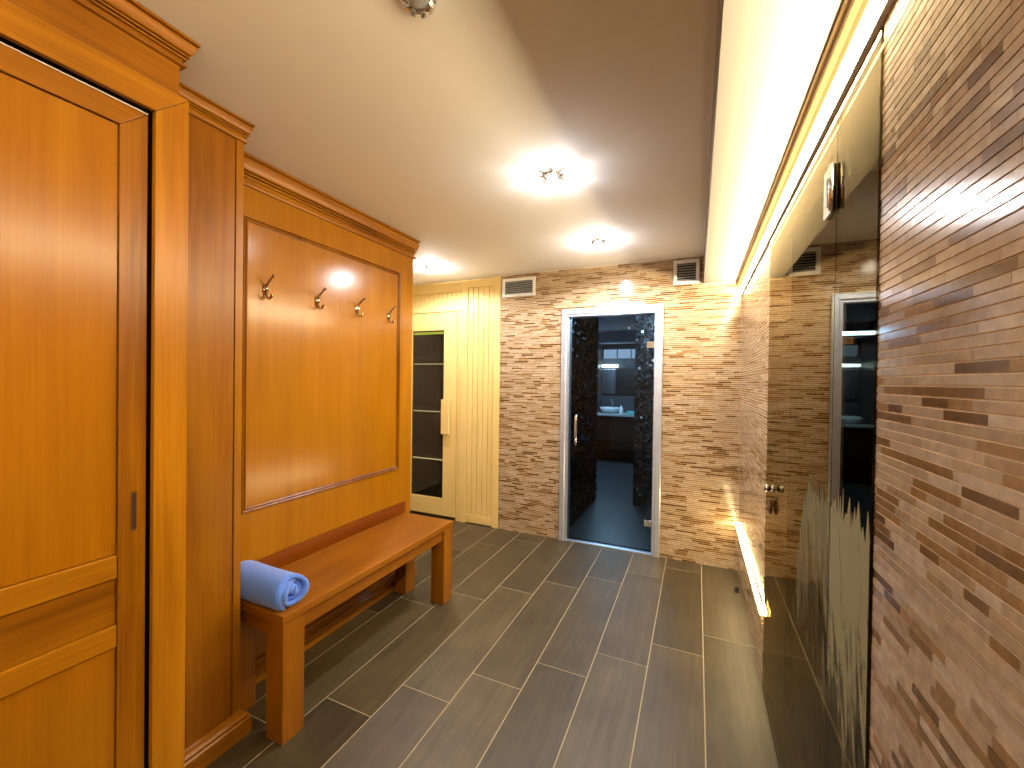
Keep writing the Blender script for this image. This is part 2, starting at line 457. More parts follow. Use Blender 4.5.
# ------------------------------------------------------------------ left: sliding wood door in its projecting case
case = thing('wardrobe_case', 'projecting orange wood surround with cornice around the sliding door', 'wardrobe', (-1.5, 0.25, 0))
HX, HZ = -1.43, 2.2805
IY, OY, IZ = 0.6706, 0.7555, 2.2005          # inner / outer edge of the right upright, underside of the head
def prism_yz(x0, x1, pts):
    bm = BM(); a = [bm.verts.new((x0, y, z)) for y, z in pts]; b = [bm.verts.new((x1, y, z)) for y, z in pts]
    n = len(pts)
    for q in range(n): bm.faces.new((a[q], a[(q+1) % n], b[(q+1) % n], b[q]))
    bm.faces.new(a[::-1]); bm.faces.new(b)
    return bm
g_ = 0.0011
obj('architrave_upright', prism_yz(-1.448, HX, [(IY, 0), (OY, 0), (OY, HZ-g_), (IY, IZ-g_)]), M['wood_bright_Z'], case, bevel=0.0012)
obj('architrave_upright', prism_yz(-1.448, HX, [(-0.35, 0), (-0.265, 0), (-0.265, IZ-g_), (-0.35, HZ-g_)]), M['wood_bright_Z'], case, bevel=0.0012)
obj('architrave_head', prism_yz(-1.448, HX, [(-0.265, IZ), (IY, IZ), (OY, HZ), (-0.35, HZ)]), M['wood_bright_Y'], case, bevel=0.0012)
obj('frieze', bx(-1.47, HX-0.0015, -0.35, 0.731, HZ+0.0005, CEIL-0.004), M['wood_Y'], case, bevel=0.001)
obj('case_side', bx(-2.35, -1.4485, 0.7385, 0.752, 0, HZ), M['wood_Z'], case)
obj('top_board', bx(-2.35, -1.4705, -0.35, 0.731, HZ+0.02, CEIL-0.006), M['wood_Y'], case)
obj('backing', bx(-1.56, -1.55, -0.32, 0.738, 0, HZ+0.019), M['groove'], case)
def crown(h, p):
    """cornice profile, (out, z) from the top down to the lower bead"""
    t = CEIL - 0.002
    return [(0, t), (p, t), (p, t-0.09*h), (p*0.66, t-0.10*h), (p*0.66, t-0.15*h), (p*0.86, t-0.16*h), (p*0.84, t-0.24*h), (p*0.76, t-0.36*h), (p*0.64, t-0.46*h), (p*0.54, t-0.51*h),
            (p*0.10, t-0.515*h), (p*0.10, t-0.56*h), (p*0.50, t-0.565*h), (p*0.50, t-0.62*h), (p*0.06, t-0.625*h), (p*0.06, t-0.665*h), (p*0.36, t-0.67*h), (p*0.36, t-0.73*h), (p*0.10, t-0.735*h),
            (p*0.10, t-0.88*h), (p*0.34, t-0.90*h), (p*0.40, t-0.94*h), (p*0.34, t-0.99*h), (0, t-h)]
obj('cornice', sweep(BM(), crown(0.080, 0.036), [(HX-0.0015, -0.35), (HX-0.0015, 0.731), (-1.60, 0.731)]), M['wood_Y'], case)

door4 = thing('door_4', 'sliding orange wood panel door with a dark recessed pull', 'door', (-1.47, 0.2, 0), kind='structure')
LX = -1.452; LT = 2.1885; TI = 2.1285; SY0, SY1 = 0.5995, 0.6625
def leafbox(y0, y1, z0, z1, d=0.0): return bx(LX-0.036, LX-d, y0, y1, z0, z1)
obj('stile', prism_yz(LX-0.036, LX, [(SY0, 0.008), (SY1, 0.008), (SY1, LT-g_), (SY0, TI-g_)]), M['wood_Z'], door4, bevel=0.0013)
obj('stile', prism_yz(LX-0.036, LX, [(-0.255, 0.008), (-0.19, 0.008), (-0.19, TI-g_), (-0.255, LT-g_)]), M['wood_Z'], door4, bevel=0.0013)
obj('rail', prism_yz(LX-0.036, LX, [(-0.19, TI), (SY0, TI), (SY1, LT), (-0.255, LT)]), M['wood_Y'], door4, bevel=0.0013)
IA, IB = -0.1885, SY0-0.0015
for a, b in ((0.8805, 0.9435), (0.690, 0.750), (0.008, 0.12)): obj('rail', leafbox(IA, IB, a, b), M['wood_bright_Y'], door4, bevel=0.0018)
obj('upper_panel', leafbox(IA, IB, 0.9455, TI-0.002, 0.007), M['panel'], door4, bevel=0.001)
obj('middle_panel', leafbox(IA, IB, 0.752, 0.8785, 0.007), M['wood_Y'], door4, bevel=0.001)
obj('lower_panel', leafbox(IA, IB, 0.122, 0.688, 0.007), M['panel'], door4, bevel=0.001)
obj('top_edge_highlight', bx(LX-0.034, LX+0.0012, -0.255, SY1, LT+0.0005, LT+0.0028), M['white'], door4, label='thin white strip painted as the highlight on the top edge')  # white colour stands in for the highlight along the leaf top
# recessed pull: a rounded dark slot plate let into the stile
def slot(bm, x0, x1, yc, zc, w, h, seg=10):
    pts = []
    for k in range(seg+1):
        t = PI*k/seg; pts.append((yc + w*math.cos(t), zc + h - w + w*math.sin(t)))
    for k in range(seg+1):
        t = PI + PI*k/seg; pts.append((yc + w*math.cos(t), zc - h + w + w*math.sin(t)))
    a = [bm.verts.new((x0, y, z)) for y, z in pts]; b = [bm.verts.new((x1, y, z)) for y, z in pts]
    n = len(pts)
    for i in range(n): bm.faces.new((a[i], a[(i+1) % n], b[(i+1) % n], b[i]))
    bm.faces.new(a[::-1]); bm.faces.new(b)
    return bm
pull = obj('pull_recess', slot(BM(), LX-0.010, LX+0.0012, 0.6345, 1.056, 0.0066, 0.057), M['bronze'], door4, label='dark oval recessed pull')
obj('pull_inset', slot(BM(), LX-0.008, LX+0.0016, 0.6345, 1.056, 0.0042, 0.052), M['groove'], pull)

# ------------------------------------------------------------------ pilaster cupboard between door and bench alcove
PX = -1.66; PY0, PY1 = 0.772, 1.073
pil = thing('tall_cupboard', 'narrow tall orange wood cupboard between sliding door and bench', 'cupboard', (-1.9, 0.92, 0))
obj('body', bx(-2.4, PX-0.012, PY0, PY1-0.001, 0, CEIL-0.003), M['wood_Z'], pil)
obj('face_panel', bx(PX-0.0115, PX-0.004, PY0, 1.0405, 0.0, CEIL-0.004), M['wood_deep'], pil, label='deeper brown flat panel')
obj('stile', bx(PX-0.0115, PX, 1.0435, PY1, 0.0, CEIL-0.004), M['wood_Z'], pil, bevel=0.0012)
obj('cornice', sweep(BM(), crown(0.078, 0.026), [(PX, PY0), (PX, PY1), (-1.86, PY1)]), M['wood_Y'], pil)
BASE = [(0, 0.0), (0.030, 0.0), (0.030, 0.062), (0.024, 0.068), (0.026, 0.078), (0.018, 0.086), (0.012, 0.096), (0.006, 0.100), (0, 0.100)]
obj('plinth', sweep(BM(), BASE, [(PX, PY0), (PX, PY1-0.001), (-1.86, PY1-0.001)]), M['wood_Y'], pil)

# ------------------------------------------------------------------ wood panelling of the bench alcove
WX = -1.90; WY0, WY1 = 1.074, 2.462
pan = thing('wood_panelling', 'glossy orange wood wall panel with moulded frame above the bench', 'panelling', (-1.95, 1.77, 0))
obj('back_panel', bx(-2.02, WX, WY0, WY1, 0, CEIL-0.003), M['lacquer'], pan, bevel=0.0015)
obj('cornice', sweep(BM(), crown(0.135, 0.036), [(WX, WY0+0.001), (WX, WY1), (-2.02, WY1)]), M['wood_Y'], pan)
BEAD = [(0, 0), (0, 0.005), (0.0015, 0.011), (0.005, 0.0135), (0.0085, 0.011), (0.0095, 0.0015), (0.0135, 0.0015), (0.0145, 0.009), (0.018, 0.0115), (0.0215, 0.009), (0.0225, 0.002), (0.0265, 0.0012), (0.0265, 0)]
obj('frame_moulding', frame_yz(BM(), WX, 1.222, 2.318, 0.813, 2.178, BEAD), M['wood_Z'], pan)
obj('baseboard', sweep(BM(), [(o*1.2, z) for o, z in BASE], [(WX, WY0+0.001), (WX, WY1), (-2.02, WY1)]), M['wood_Y'], pan)
tag(obj('wall_partition', bx(-3.25, -2.021, 2.30, WY1-0.005, 0, CEIL), M['wallpaint']), 'end wall of the bench alcove beside the sauna front', 'wall', kind='structure')

# ------------------------------------------------------------------ coat hooks
def make_hook(y, z, label):
    t = thing('coat_hook', label, 'coat hook', (WX, y, z), 'brass coat hooks on the wood panel')
    b = BM(); ellipsoid(b, (WX+0.003, y, z), 0.008, 0.0155, 0.026)
    ellipsoid(b, (WX+0.011, y, z), 0.008, 0.010, 0.015)
    for v in b.verts: v.co.x = max(v.co.x, WX+0.0004)
    plate = obj('back_plate', b, M['brass'], t, True)
    up = [(0.0095, 0.010), (0.012, 0.022), (0.026, 0.036), (0.044, 0.050), (0.055, 0.058)]
    b = tube(BM(), [(WX+a, y, z+c) for a, c in up], [0.0075, 0.0065, 0.0058, 0.0054, 0.0056], 10)
    pr = obj('upper_prong', b, M['brass'], t, True)
    obj('knob', ellipsoid(BM(), (WX+0.057, y, z+0.0595), 0.0095, 0.0095, 0.0080), M['brass'], pr, True)
    lo = [(0.0095, -0.008), (0.0095, -0.024), (0.012, -0.038), (0.024, -0.046), (0.038, -0.043), (0.046, -0.034)]
    b = tube(BM(), [(WX+a, y, z+c) for a, c in lo], [0.0070, 0.0066, 0.0062, 0.0058, 0.0056, 0.0056], 10)
    pr = obj('lower_prong', b, M['brass'], t, True)
    obj('knob', ellipsoid(BM(), (WX+0.047, y, z-0.032), 0.0088, 0.0088, 0.0075), M['brass'], pr, True)
    return t
for y, lab in ((1.335, 'brass coat hook on the wood panel nearest the tall cupboard'),
               (1.632, 'second brass coat hook from the tall cupboard'),
               (1.920, 'third brass coat hook from the tall cupboard'),
               (2.205, 'brass coat hook beside the right upright of the panel moulding')):
    make_hook(y, 1.862, lab)

# ------------------------------------------------------------------ bench
BACK_Z = 0.572
BX0, BX1, BY0, BY1 = -1.845, -1.455, 1.107, 2.330
bench = thing('bench', 'long orange wooden bench on four square legs before the panelling', 'bench', (-1.65, 1.72, 0))
obj('seat', bx(BX0, BX1+0.004, BY0-0.004, BY1+0.004, 0.476, 0.511), M['bench_Y'], bench, bevel=0.004)
LW = 0.098
for (x0, x1) in ((BX1-LW, BX1), (BX0+0.001, BX0+0.091)):
    for y0 in (BY0, BY1-LW):
        obj('leg', bx(x0, x1, y0, y0+LW, 0, 0.4755), M['bench_Z'], bench, bevel=0.003)
obj('front_apron', bx(BX1-0.040, BX1-0.012, BY0+LW+0.0005, BY1-LW-0.0005, 0.412, 0.4755), M['bench_Y'], bench, bevel=0.001)
obj('rear_apron', bx(BX0+0.012, BX0+0.040, BY0+LW+0.0005, BY1-LW-0.0005, 0.412, 0.4755), M['bench_Y'], bench, bevel=0.001)
obj('back_rail', bx(-1.8925, -1.8795, BY0, 2.375, 0.478, BACK_Z), M['rail_dark'], bench, label='darker brown rail along the back edge')
for y0 in (BY0+0.012, BY1-0.040):
    obj('side_apron', bx(BX0+0.0915, BX1-LW-0.0005, y0, y0+0.028, 0.412, 0.4755), M['bench_X'], bench, bevel=0.001)

# ------------------------------------------------------------------ rolled towel
def towel():
    cx0, cx1, cy, cz = -1.812, -1.475, 1.172, 0.511
    turns, n, segx = 3.6, 170, 18
    RY, RZ = 0.082, 0.070
    rng = random.Random(3)
    ph = [rng.random()*6.28 for _ in range(8)]
    bm = BM()
    th = 0.0135
    rows_o, rows_i = [], []
    for j in range(segx+1):
        s = j/segx
        ro, ri = [], []
        for i in range(n+1):
            t = i/n
            a = 2*PI*turns*t + 0.6
            r = (0.11 + 0.89*t)
            wob = 1 + 0.035*math.sin(2*a + ph[0] + 2*s) + 0.03*math.sin(3*a + ph[1] - 3*s)*t
            ex = 0.0
            if s > 0.86:
                ex = (s-0.86)/0.14*(0.011*math.sin(a*0.7+ph[2]) + 0.010*math.sin(a*1.9+ph[3]) - 0.020*(1-t))
            x = cx0 + (cx1-cx0)*s + ex
            end = max(0, (s-0.90)/0.10, (0.10-s)/0.10)
            sq = 1 - 0.06*end**2
            def P(rr):
                y = math.cos(a)*rr*RY*wob*sq; z = math.sin(a)*rr*RZ*wob*sq
                z = max(z, -RZ*0.86 + 0.02*abs(rr)*RZ)
                y += 0.16*z
                return Vector((x, cy + y, cz + RZ*0.86 + z))
            ro.append(bm.verts.new(P(r))); ri.append(bm.verts.new(P(max(0.03, r - th/0.066))))
        rows_o.append(ro); rows_i.append(ri)
    for j in range(segx):
        for i in range(n):
            bm.faces.new((rows_o[j][i], rows_o[j][i+1], rows_o[j+1][i+1], rows_o[j+1][i]))
            bm.faces.new((rows_i[j][i], rows_i[j+1][i], rows_i[j+1][i+1], rows_i[j][i+1]))
    for j in (0, segx):
        for i in range(n):
            bm.faces.new((rows_o[j][i], rows_i[j][i], rows_i[j][i+1], rows_o[j][i+1]))
    for j in range(segx):
        for i in (0, n):
            bm.faces.new((rows_o[j][i], rows_o[j+1][i], rows_i[j+1][i], rows_i[j][i]))
    return bm
tw = obj('rolled_towel', towel(), M['towel'], smooth=True)
tag(tw, 'blue rolled-up terry towel lying on the near end of the bench', 'towel')

# ------------------------------------------------------------------ sauna front (continues the back wall plane)
sf = thing('sauna_front', 'pale pine cladding of vertical boards around the sauna door', 'cladding', (-2.4, YB, 0), kind='structure')
S0 = YB
obj('backing', bx(-3.25, XS-0.002, S0+0.022, S0+0.09, 2.137, CEIL-0.002), M['pine_Z'], sf)
obj('backing', bx(-2.232, XS-0.002, S0+0.022, S0+0.09, 0, 2.136), M['pine_Z'], sf)
obj('corner_board', bx(-1.816, XS-0.002, S0-0.004, S0+0.0215, 0, CEIL-0.003), M['pine_Z'], sf, bevel=0.002)
obj('door_post', bx(-2.185, -2.112, S0-0.004, S0+0.0215, 0, CEIL-0.003), M['pine_Z'], sf, bevel=0.002)
obj('door_liner', bx(-2.229, -2.187, S0+0.002, S0+0.0215, 0, 2.238), M['pine_Z'], sf, bevel=0.002)
obj('rail', bx(-2.110, -1.818, S0-0.002, S0+0.0215, 2.362, 2.436), M['pine_X'], sf, bevel=0.002)
obj('rail', bx(-2.110, -1.818, S0-0.002, S0+0.0215, 0.012, 0.088), M['pine_X'], sf, bevel=0.002)
bw = (2.110-1.818)/5
for k in range(5):
    a = -2.110 + k*bw
    obj('board', bx(a+0.0022, a+bw-0.0022, S0+0.006, S0+0.0215, 0.089, 2.361), M['pine_Z'], sf, bevel=0.003)
obj('rail', bx(-3.24, -2.187, S0-0.002, S0+0.0215, 2.335, 2.41), M['pine_X'], sf, bevel=0.002)
obj('rail', bx(-3.24, -2.187, S0-0.002, S0+0.0215, 2.140, 2.205), M['pine_X'], sf, bevel=0.002)
k = 0; a = -2.190
while a > -3.2:
    obj('short_board', bx(a-0.0545, a-0.002, S0+0.006, S0+0.0215, 2.206, 2.334), M['pine_Z'], sf, bevel=0.003)
    a -= 0.0565

door2 = thing('door_2', 'pine framed sauna door with dark glass and a wooden handle', 'door', (-2.6, YB, 0), kind='structure')
dy0, dy1 = S0+0.004, S0+0.044
obj('stile', bx(-2.392, -2.234, dy0, dy1, 0.03, 2.134), M['pine_Z'], door2, bevel=0.002)
obj('stile', bx(-2.93, -2.800, dy0, dy1, 0.03, 2.134), M['pine_Z'], door2, bevel=0.002)
obj('rail', bx(-2.7995, -2.3925, dy0+0.001, dy1, 1.952, 2.134), M['pine_X'], door2, bevel=0.002)
obj('rail', bx(-2.7995, -2.3925, dy0+0.001, dy1, 0.03, 0.205), M['pine_X'], door2, bevel=0.002)
obj('glass_pane', bx(-2.7995, -2.3925, dy0+0.018, dy0+0.024, 0.2055, 1.9515), M['sauna_glass'], door2, label='dark bronze glass pane')
hd = obj('handle', bx(-2.392, -2.296, S0-0.040, S0-0.018, 0.88, 1.236), M['pine_Z'], door2, bevel=0.004, label='vertical pine grip board')
for z in (0.95, 1.16): obj('spacer', lathe(BM(), [(0.011, 0), (0.011, 0.0215)], (-2.36, S0-0.0178, z), 'Y', 12), M['pine_Z'], hd)
tag(obj('door_jamb', bx(-3.25, -2.935, S0+0.006, S0+0.05, 0, 2.1365), M['pine_Z'], bevel=0.002), 'pine upright left of the sauna door behind the panelling', 'door jamb', kind='structure')

# sauna cabin behind the dark glass
sb = BM(); box(sb, -4.3, -1.80, 5.2, 5.28, 0, 2.3); box(sb, -4.38, -4.3, S0+0.09, 5.28, 0, 2.3); box(sb, -1.80, -1.75, S0+0.10, 5.28, 0, 2.3); box(sb, -4.3, -3.26, S0+0.09, S0+0.15, 0, 2.3)
box(sb, -4.38, -1.75, S0+0.091, 5.28, 2.3, 2.36); box(sb, -4.38, -1.75, S0+0.091, 5.28, -0.06, -0.002)
tag(obj('wall_sauna', sb, M['sauna_dark']), 'dim wooden sauna cabin seen through the sauna door glass', 'wall', kind='structure')
def slatted(name, label, x0, x1, y0, y1, zt, along):
    t = thing(name, label, 'sauna bench', ((x0+x1)/2, (y0+y1)/2, 0), 'slatted benches inside the sauna')
    b = BM()
    if along == 'X':
        for i in range(4):
            w = (y1-y0)/4; box(b, x0, x1, y0+i*w+0.006, y0+(i+1)*w-0.006, zt-0.028, zt)
    else:
        for i in range(5):
            w = (x1-x0)/5; box(b, x0+i*w+0.006, x0+(i+1)*w-0.006, y0, y1, zt-0.028, zt)
    obj('slatted_seat', b, M['sauna_dark'], t)
    for xa in (x0+0.04, x1-0.10): obj('support', bx(xa, xa+0.06, y0+0.03, y1-0.03, 0, zt-0.029), M['sauna_dark'], t)
    s = BM(); box(s, x0+0.01, x1-0.01, y0-0.006, y0+0.004, zt-0.052, zt-0.042)
    obj('edge_light', s, M['sauna_line'], t, label='thin warm light line under the front edge')
    return t
slatted('sauna_bench', 'upper slatted sauna bench with a light line at its edge', -4.28, -1.84, 4.60, 5.15, 1.062, 'X')
slatted('sauna_bench', 'lower slatted sauna bench in front of the upper one', -4.28, -1.84, 4.05, 4.585, 0.556, 'X')
bk = thing('slatted_panel', 'slatted wooden backrest with a light line high on the sauna wall', 'slatted panel', (-2.6, 5.18, 1.4))
b = BM()
for i in range(3): box(b, -4.28, -1.84, 5.165, 5.19, 1.34+i*0.10, 1.41+i*0.10)
obj('slats', b, M['sauna_dark'], bk)
obj('light_line', bx(-4.27, -1.85, 5.160, 5.1665, 1.665, 1.675), M['sauna_line'], bk)
obj('light_rail', bx(-4.28, -1.84, 5.167, 5.19, 1.655, 1.685), M['sauna_dark'], bk)
tag(obj('sauna_ceiling_light', bx(-3.2, -1.9, S0+0.13, S0+0.15, 1.930, 1.955), M['sauna_led']), 'green-yellow light bar inside the sauna above the door glass', 'light')

# ------------------------------------------------------------------ bathroom door
door1 = thing('door_1', 'dark glass bathroom door in a brushed aluminium frame on the far wall', 'door', ((DX0+DX1)/2, YB, 0), kind='structure')
def door_frame():
    bm = BM()
    # picture-frame architrave with a stepped profile: (inward, out towards the room)
    prof = [(0, -0.10), (0, 0.016), (0.006, 0.020), (0.040, 0.020), (0.050, 0.013), (0.064, 0.013), (0.066, 0.004), (0.066, -0.10)]
    pts = [(DX0, 0.0, 1, 0), (DX0, DZ, 1, -1), (DX1, DZ, -1, -1), (DX1, 0.0, -1, 0)]
    rings = [[bm.verts.new((x + sx*w, YB - o, z + sz*w)) for w, o in prof] for x, z, sx, sz in pts]
    k = len(prof)
    for i in range(3):
        for j in range(k):
            bm.faces.new((rings[i][j], rings[i+1][j], rings[i+1][(j+1) % k], rings[i][(j+1) % k]))
    bm.faces.new(rings[0]); bm.faces.new(rings[-1][::-1])
    return bm
obj('door_frame', door_frame(), M['alu'], door1, label='brushed aluminium frame')
GX0, GX1 = DX0+0.073, DX1-0.073
obj('rubber_seal', bx(DX0+0.066, GX0-0.001, YB+0.02, YB+0.03, 0.0, 2.015), M['slat'], door1)
obj('glass_pane', bx(GX0, GX1, YB+0.010, YB+0.018, 0.012, 2.010), M['door_glass'], door1, label='dark tinted glass pane')
obj('threshold', bx(DX0+0.0665, DX1-0.0665, YB-0.004, YB+0.05, 0.0005, 0.008), M['alu'], door1)
hb = BM()
hx, hz0, hz1, ho = -0.972, 0.862, 1.157, YB-0.045
pts = [(hx, YB+0.009, hz0+0.012)] + [(hx, YB+0.009-0.054*math.sin(t), hz0+0.012 - 0.0 + 0.028*(1-math.cos(t))) for t in (0.5, 1.0, 1.57)]
pts = [(hx, YB+0.0095, hz0+0.02), (hx, ho+0.02, hz0+0.02), (hx, ho+0.006, hz0+0.026), (hx, ho, hz0+0.045), (hx, ho, hz1-0.045), (hx, ho+0.006, hz1-0.026), (hx, ho+0.02, hz1-0.02), (hx, YB+0.0095, hz1-0.02)]
tube(hb, pts, 0.0115, 14)
obj('pull_handle', hb, M['chrome'], door1, True, label='vertical polished steel D handle')
for z in (1.752, 0.262):
    b = BM(); box(b, GX1-0.055, GX1+0.004, YB-0.004, YB+0.0095, z-0.026, z+0.026)
    obj('hinge', b, M['chrome'], door1, bevel=0.002)

# ------------------------------------------------------------------ vents
def vent(name, label, x0, x1, z0, z1):
    t = thing(name, label, 'vent', ((x0+x1)/2, YB, (z0+z1)/2), 'air vents on the far wall')
    fw = 0.028
    b = BM()
    prof = [(0, -0.003), (0, 0.010), (0.004, 0.014), (fw-0.006, 0.014), (fw, 0.008), (fw, -0.003)]
    cs = [(x0, z0, 1, 1), (x1, z0, -1, 1), (x1, z1, -1, -1), (x0, z1, 1, -1)]
    rings = [[b.verts.new((x+sx*w, YB-o, z+sz*w)) for w, o in prof] for x, z, sx, sz in cs]
    for i in range(4):
        for j in range(len(prof)):
            b.faces.new((rings[i][j], rings[(i+1) % 4][j], rings[(i+1) % 4][(j+1) % len(prof)], rings[i][(j+1) % len(prof)]))
    obj('vent_frame', b, M['white'], t)
    obj('backing', bx(x0+fw-0.002, x1-fw+0.002, YB-0.001, YB+0.001, z0+fw-0.002, z1-fw+0.002), M['black'], t)
    n = 7; h = (z1-z0-2*fw)/n
    for i in range(n):
        zc = z0+fw+(i+0.5)*h
        s = BM(); xa, xb = x0+fw+0.001, x1-fw-0.001
        v = [s.verts.new(p) for p in ((xa, YB-0.0105, zc-0.006), (xb, YB-0.0105, zc-0.006), (xb, YB-0.003, zc+0.004), (xa, YB-0.003, zc+0.004),
                                      (xa, YB-0.0095, zc-0.0075), (xb, YB-0.0095, zc-0.0075), (xb, YB-0.002, zc+0.0025), (xa, YB-0.002, zc+0.0025))]
        for f in ((0,1,2,3),(7,6,5,4),(0,4,5,1),(1,5,6,2),(2,6,7,3),(3,7,4,0)): s.faces.new([v[q] for q in f])
        obj('louvre', s, M['slat'], t)
vent('air_vent', 'white framed louvred air vent beside the pine sauna cladding', -1.728, -1.388, 2.236, 2.412)
vent('air_vent', 'white framed louvred air vent against the dropped ceiling strip', -0.190, 0.006, 2.232, 2.428)

# ------------------------------------------------------------------ ceiling downlights (crystal ring spots)
def downlight(x, y, lit, label):
    t = thing('ceiling_spotlight', label, 'spotlight', (x, y, CEIL), 'crystal ceiling spotlights')
    b = lathe(BM(), [(0.050, -0.0002), (0.050, -0.004), (0.046, -0.007), (0.034, -0.008), (0.032, -0.004), (0.032, -0.0002)], (x, y, CEIL), 'Z', 32)
    ring = obj('base_ring', b, M['chrome'], t, True)
    for k in range(8):
        a = 2*PI*k/8 + 0.2; c = BM()
        r0, r1, w = 0.033, 0.045, 0.0085
        def P(r, s, z): return (x + r*math.cos(a) - s*math.sin(a), y + r*math.sin(a) + s*math.cos(a), CEIL + z)
        v = [c.verts.new(p) for p in (P(r0, -w*0.8, -0.0075), P(r0, w*0.8, -0.0075), P(r1, w, -0.0075), P(r1, -w, -0.0075),
                                      P(r0+0.002, -w*0.6, -0.026), P(r0+0.002, w*0.6, -0.026), P(r1-0.003, w*0.75, -0.022), P(r1-0.003, -w*0.75, -0.022))]
        for f in ((3,2,1,0),(4,5,6,7),(0,1,5,4),(1,2,6,5),(2,3,7,6),(3,0,4,7)): c.faces.new([v[q] for q in f])
        obj('crystal', c, M['chrome'], ring)
    obj('lamp', lathe(BM(), [(0.024, -0.0085), (0.024, -0.011), (0.018, -0.016), (0.008, -0.018)], (x, y, CEIL), 'Z', 24), M['bulb' if lit else 'slat'], t, True)
    obj('lamp_holder', lathe(BM(), [(0.030, -0.0004), (0.030, -0.0065), (0.025, -0.0083)], (x, y, CEIL), 'Z', 24), M['white'], t, True)
    if lit:
        ld = bpy.data.lights.new('spot_glow', 'SPOT'); ld.energy = 17*min(lit, 1); ld.color = (0.93, 0.95, 1.0); ld.shadow_soft_size = 0.010; ld.spot_size = math.radians(178); ld.spot_blend = 0.05
        lo = link(bpy.data.objects.new('spot_glow', ld)); lo.location = (0, 0, -0.033); lo.rotation_euler = (PI, 0, 0); lo.parent = t   # light the crystals throw up on the ceiling
        ld = bpy.data.lights.new('spot_beam', 'SPOT'); ld.energy = 30*lit; ld.color = (0.98, 0.96, 0.98); ld.shadow_soft_size = 0.02
        ld.spot_size = math.radians(166); ld.spot_blend = 0.35
        lo = link(bpy.data.objects.new('spot_beam', ld)); lo.location = (0, 0, -0.042); lo.parent = t
LX_ = -0.665
downlight(LX_, 1.944, 0.8, 'brightest lit crystal spotlight in the middle of the ceiling')
downlight(LX_, 2.976, 3.0, 'lit crystal spotlight on the ceiling nearest the glass bathroom door')
downlight(-2.207, 3.102, 1.7, 'lit crystal spotlight on the ceiling before the sauna front')
downlight(-1.15, -0.55, 0.5, 'unseen crystal spotlight added left behind the viewer to light the wood')  # added out of view to brighten the wood on the left
downlight(LX_, -1.15, 0.15, 'unseen crystal spotlight added behind the viewer as fill light')  # added out of view, extra fill for the left side
downlight(-0.690, 0.900, False, 'unlit crystal spotlight on the ceiling cut by the top of the view')

# ------------------------------------------------------------------ right: glass shower front
sh = BM()
box(sh, 0.392, 1.5, GY0-0.3, GY0-0.22, 0, CEIL); box(sh, 0.392, 1.5, GY1+0.22, GY1+0.3, 0, CEIL); box(sh, 1.5, 1.58, GY0-0.3, GY1+0.3, 0, CEIL)
box(sh, 0.392, 1.58, GY0-0.3, GY1+0.3, -0.06, -0.001); 
tag(obj('wall_shower', sh, M['showerwall']), 'dark stone shower cabin behind the tall glass front', 'wall', kind='structure')
GXa, GXb = XR-0.003, XR+0.005
door3 = thing('door_3', 'tall bronze glass shower door with a chrome hinge and knob', 'door', (XR, 1.75, 0), kind='structure')
SEAM = 1.238
obj('glass_pane', bx(GXa, GXb, SEAM+0.0025, GY1-0.002, 0.012, GZ-0.004), M['shower_glass'], door3, label='bronze glass pane')
fx = thing('fixed_glass_panel', 'narrow fixed bronze glass panel between shower door and mosaic wall', 'glass panel', (XR, 1.11, 0))
obj('glass_pane', bx(GXa, GXb, GY0+0.002, SEAM-0.0025, 0.006, GZ-0.004), M['shower_glass'], fx)
obj('wall_channel', bx(GXb+0.0005, GXb+0.012, GY0+0.0005, GY0+0.012, 0.004, GZ-0.002), M['slat'], fx)
hn = BM(); hz = 1.922
box(hn, GXa-0.011, GXa-0.0005, SEAM+0.012, SEAM+0.070, hz-0.060, hz+0.060)
hinge = obj('hinge', hn, M['chrome'], door3, bevel=0.003, label='square chrome hinge plate')
obj('hinge_slot', bx(GXa-0.0125, GXa-0.0112, SEAM+0.030, SEAM+0.046, hz-0.036, hz+0.034), M['slat'], hinge)
obj('hinge_barrel', lathe(BM(), [(0.008, -0.055), (0.008, 0.055)], (GXa-0.0085, SEAM+0.004, hz), 'Z', 14), M['chrome'], hinge, True)
ky = 2.045
kb = lathe(BM(), [(0.015, -0.0005), (0.015, -0.004), (0.008, -0.006), (0.008, -0.012), (0.013, -0.014), (0.015, -0.020), (0.015, -0.032), (0.012, -0.036)], (GXa, ky, 1.000), 'X', 20)
obj('knob', kb, M['chrome'], door3, True, label='round chrome knob')
lk = lathe(BM(), [(0.012, -0.0005), (0.012, -0.005), (0.005, -0.006), (0.005, -0.010)], (GXa, ky, 0.932), 'X', 18)
lock = obj('lock_cylinder', lk, M['bronze'], door3, True)
b = BM(); ellipsoid(b, (GXa-0.0105, ky, 0.915), 0.0085, 0.016, 0.027); ellipsoid(b, (GXa-0.0105, ky, 0.940), 0.0065, 0.009, 0.018)
obj('key', b, M['bronze'], lock, True)
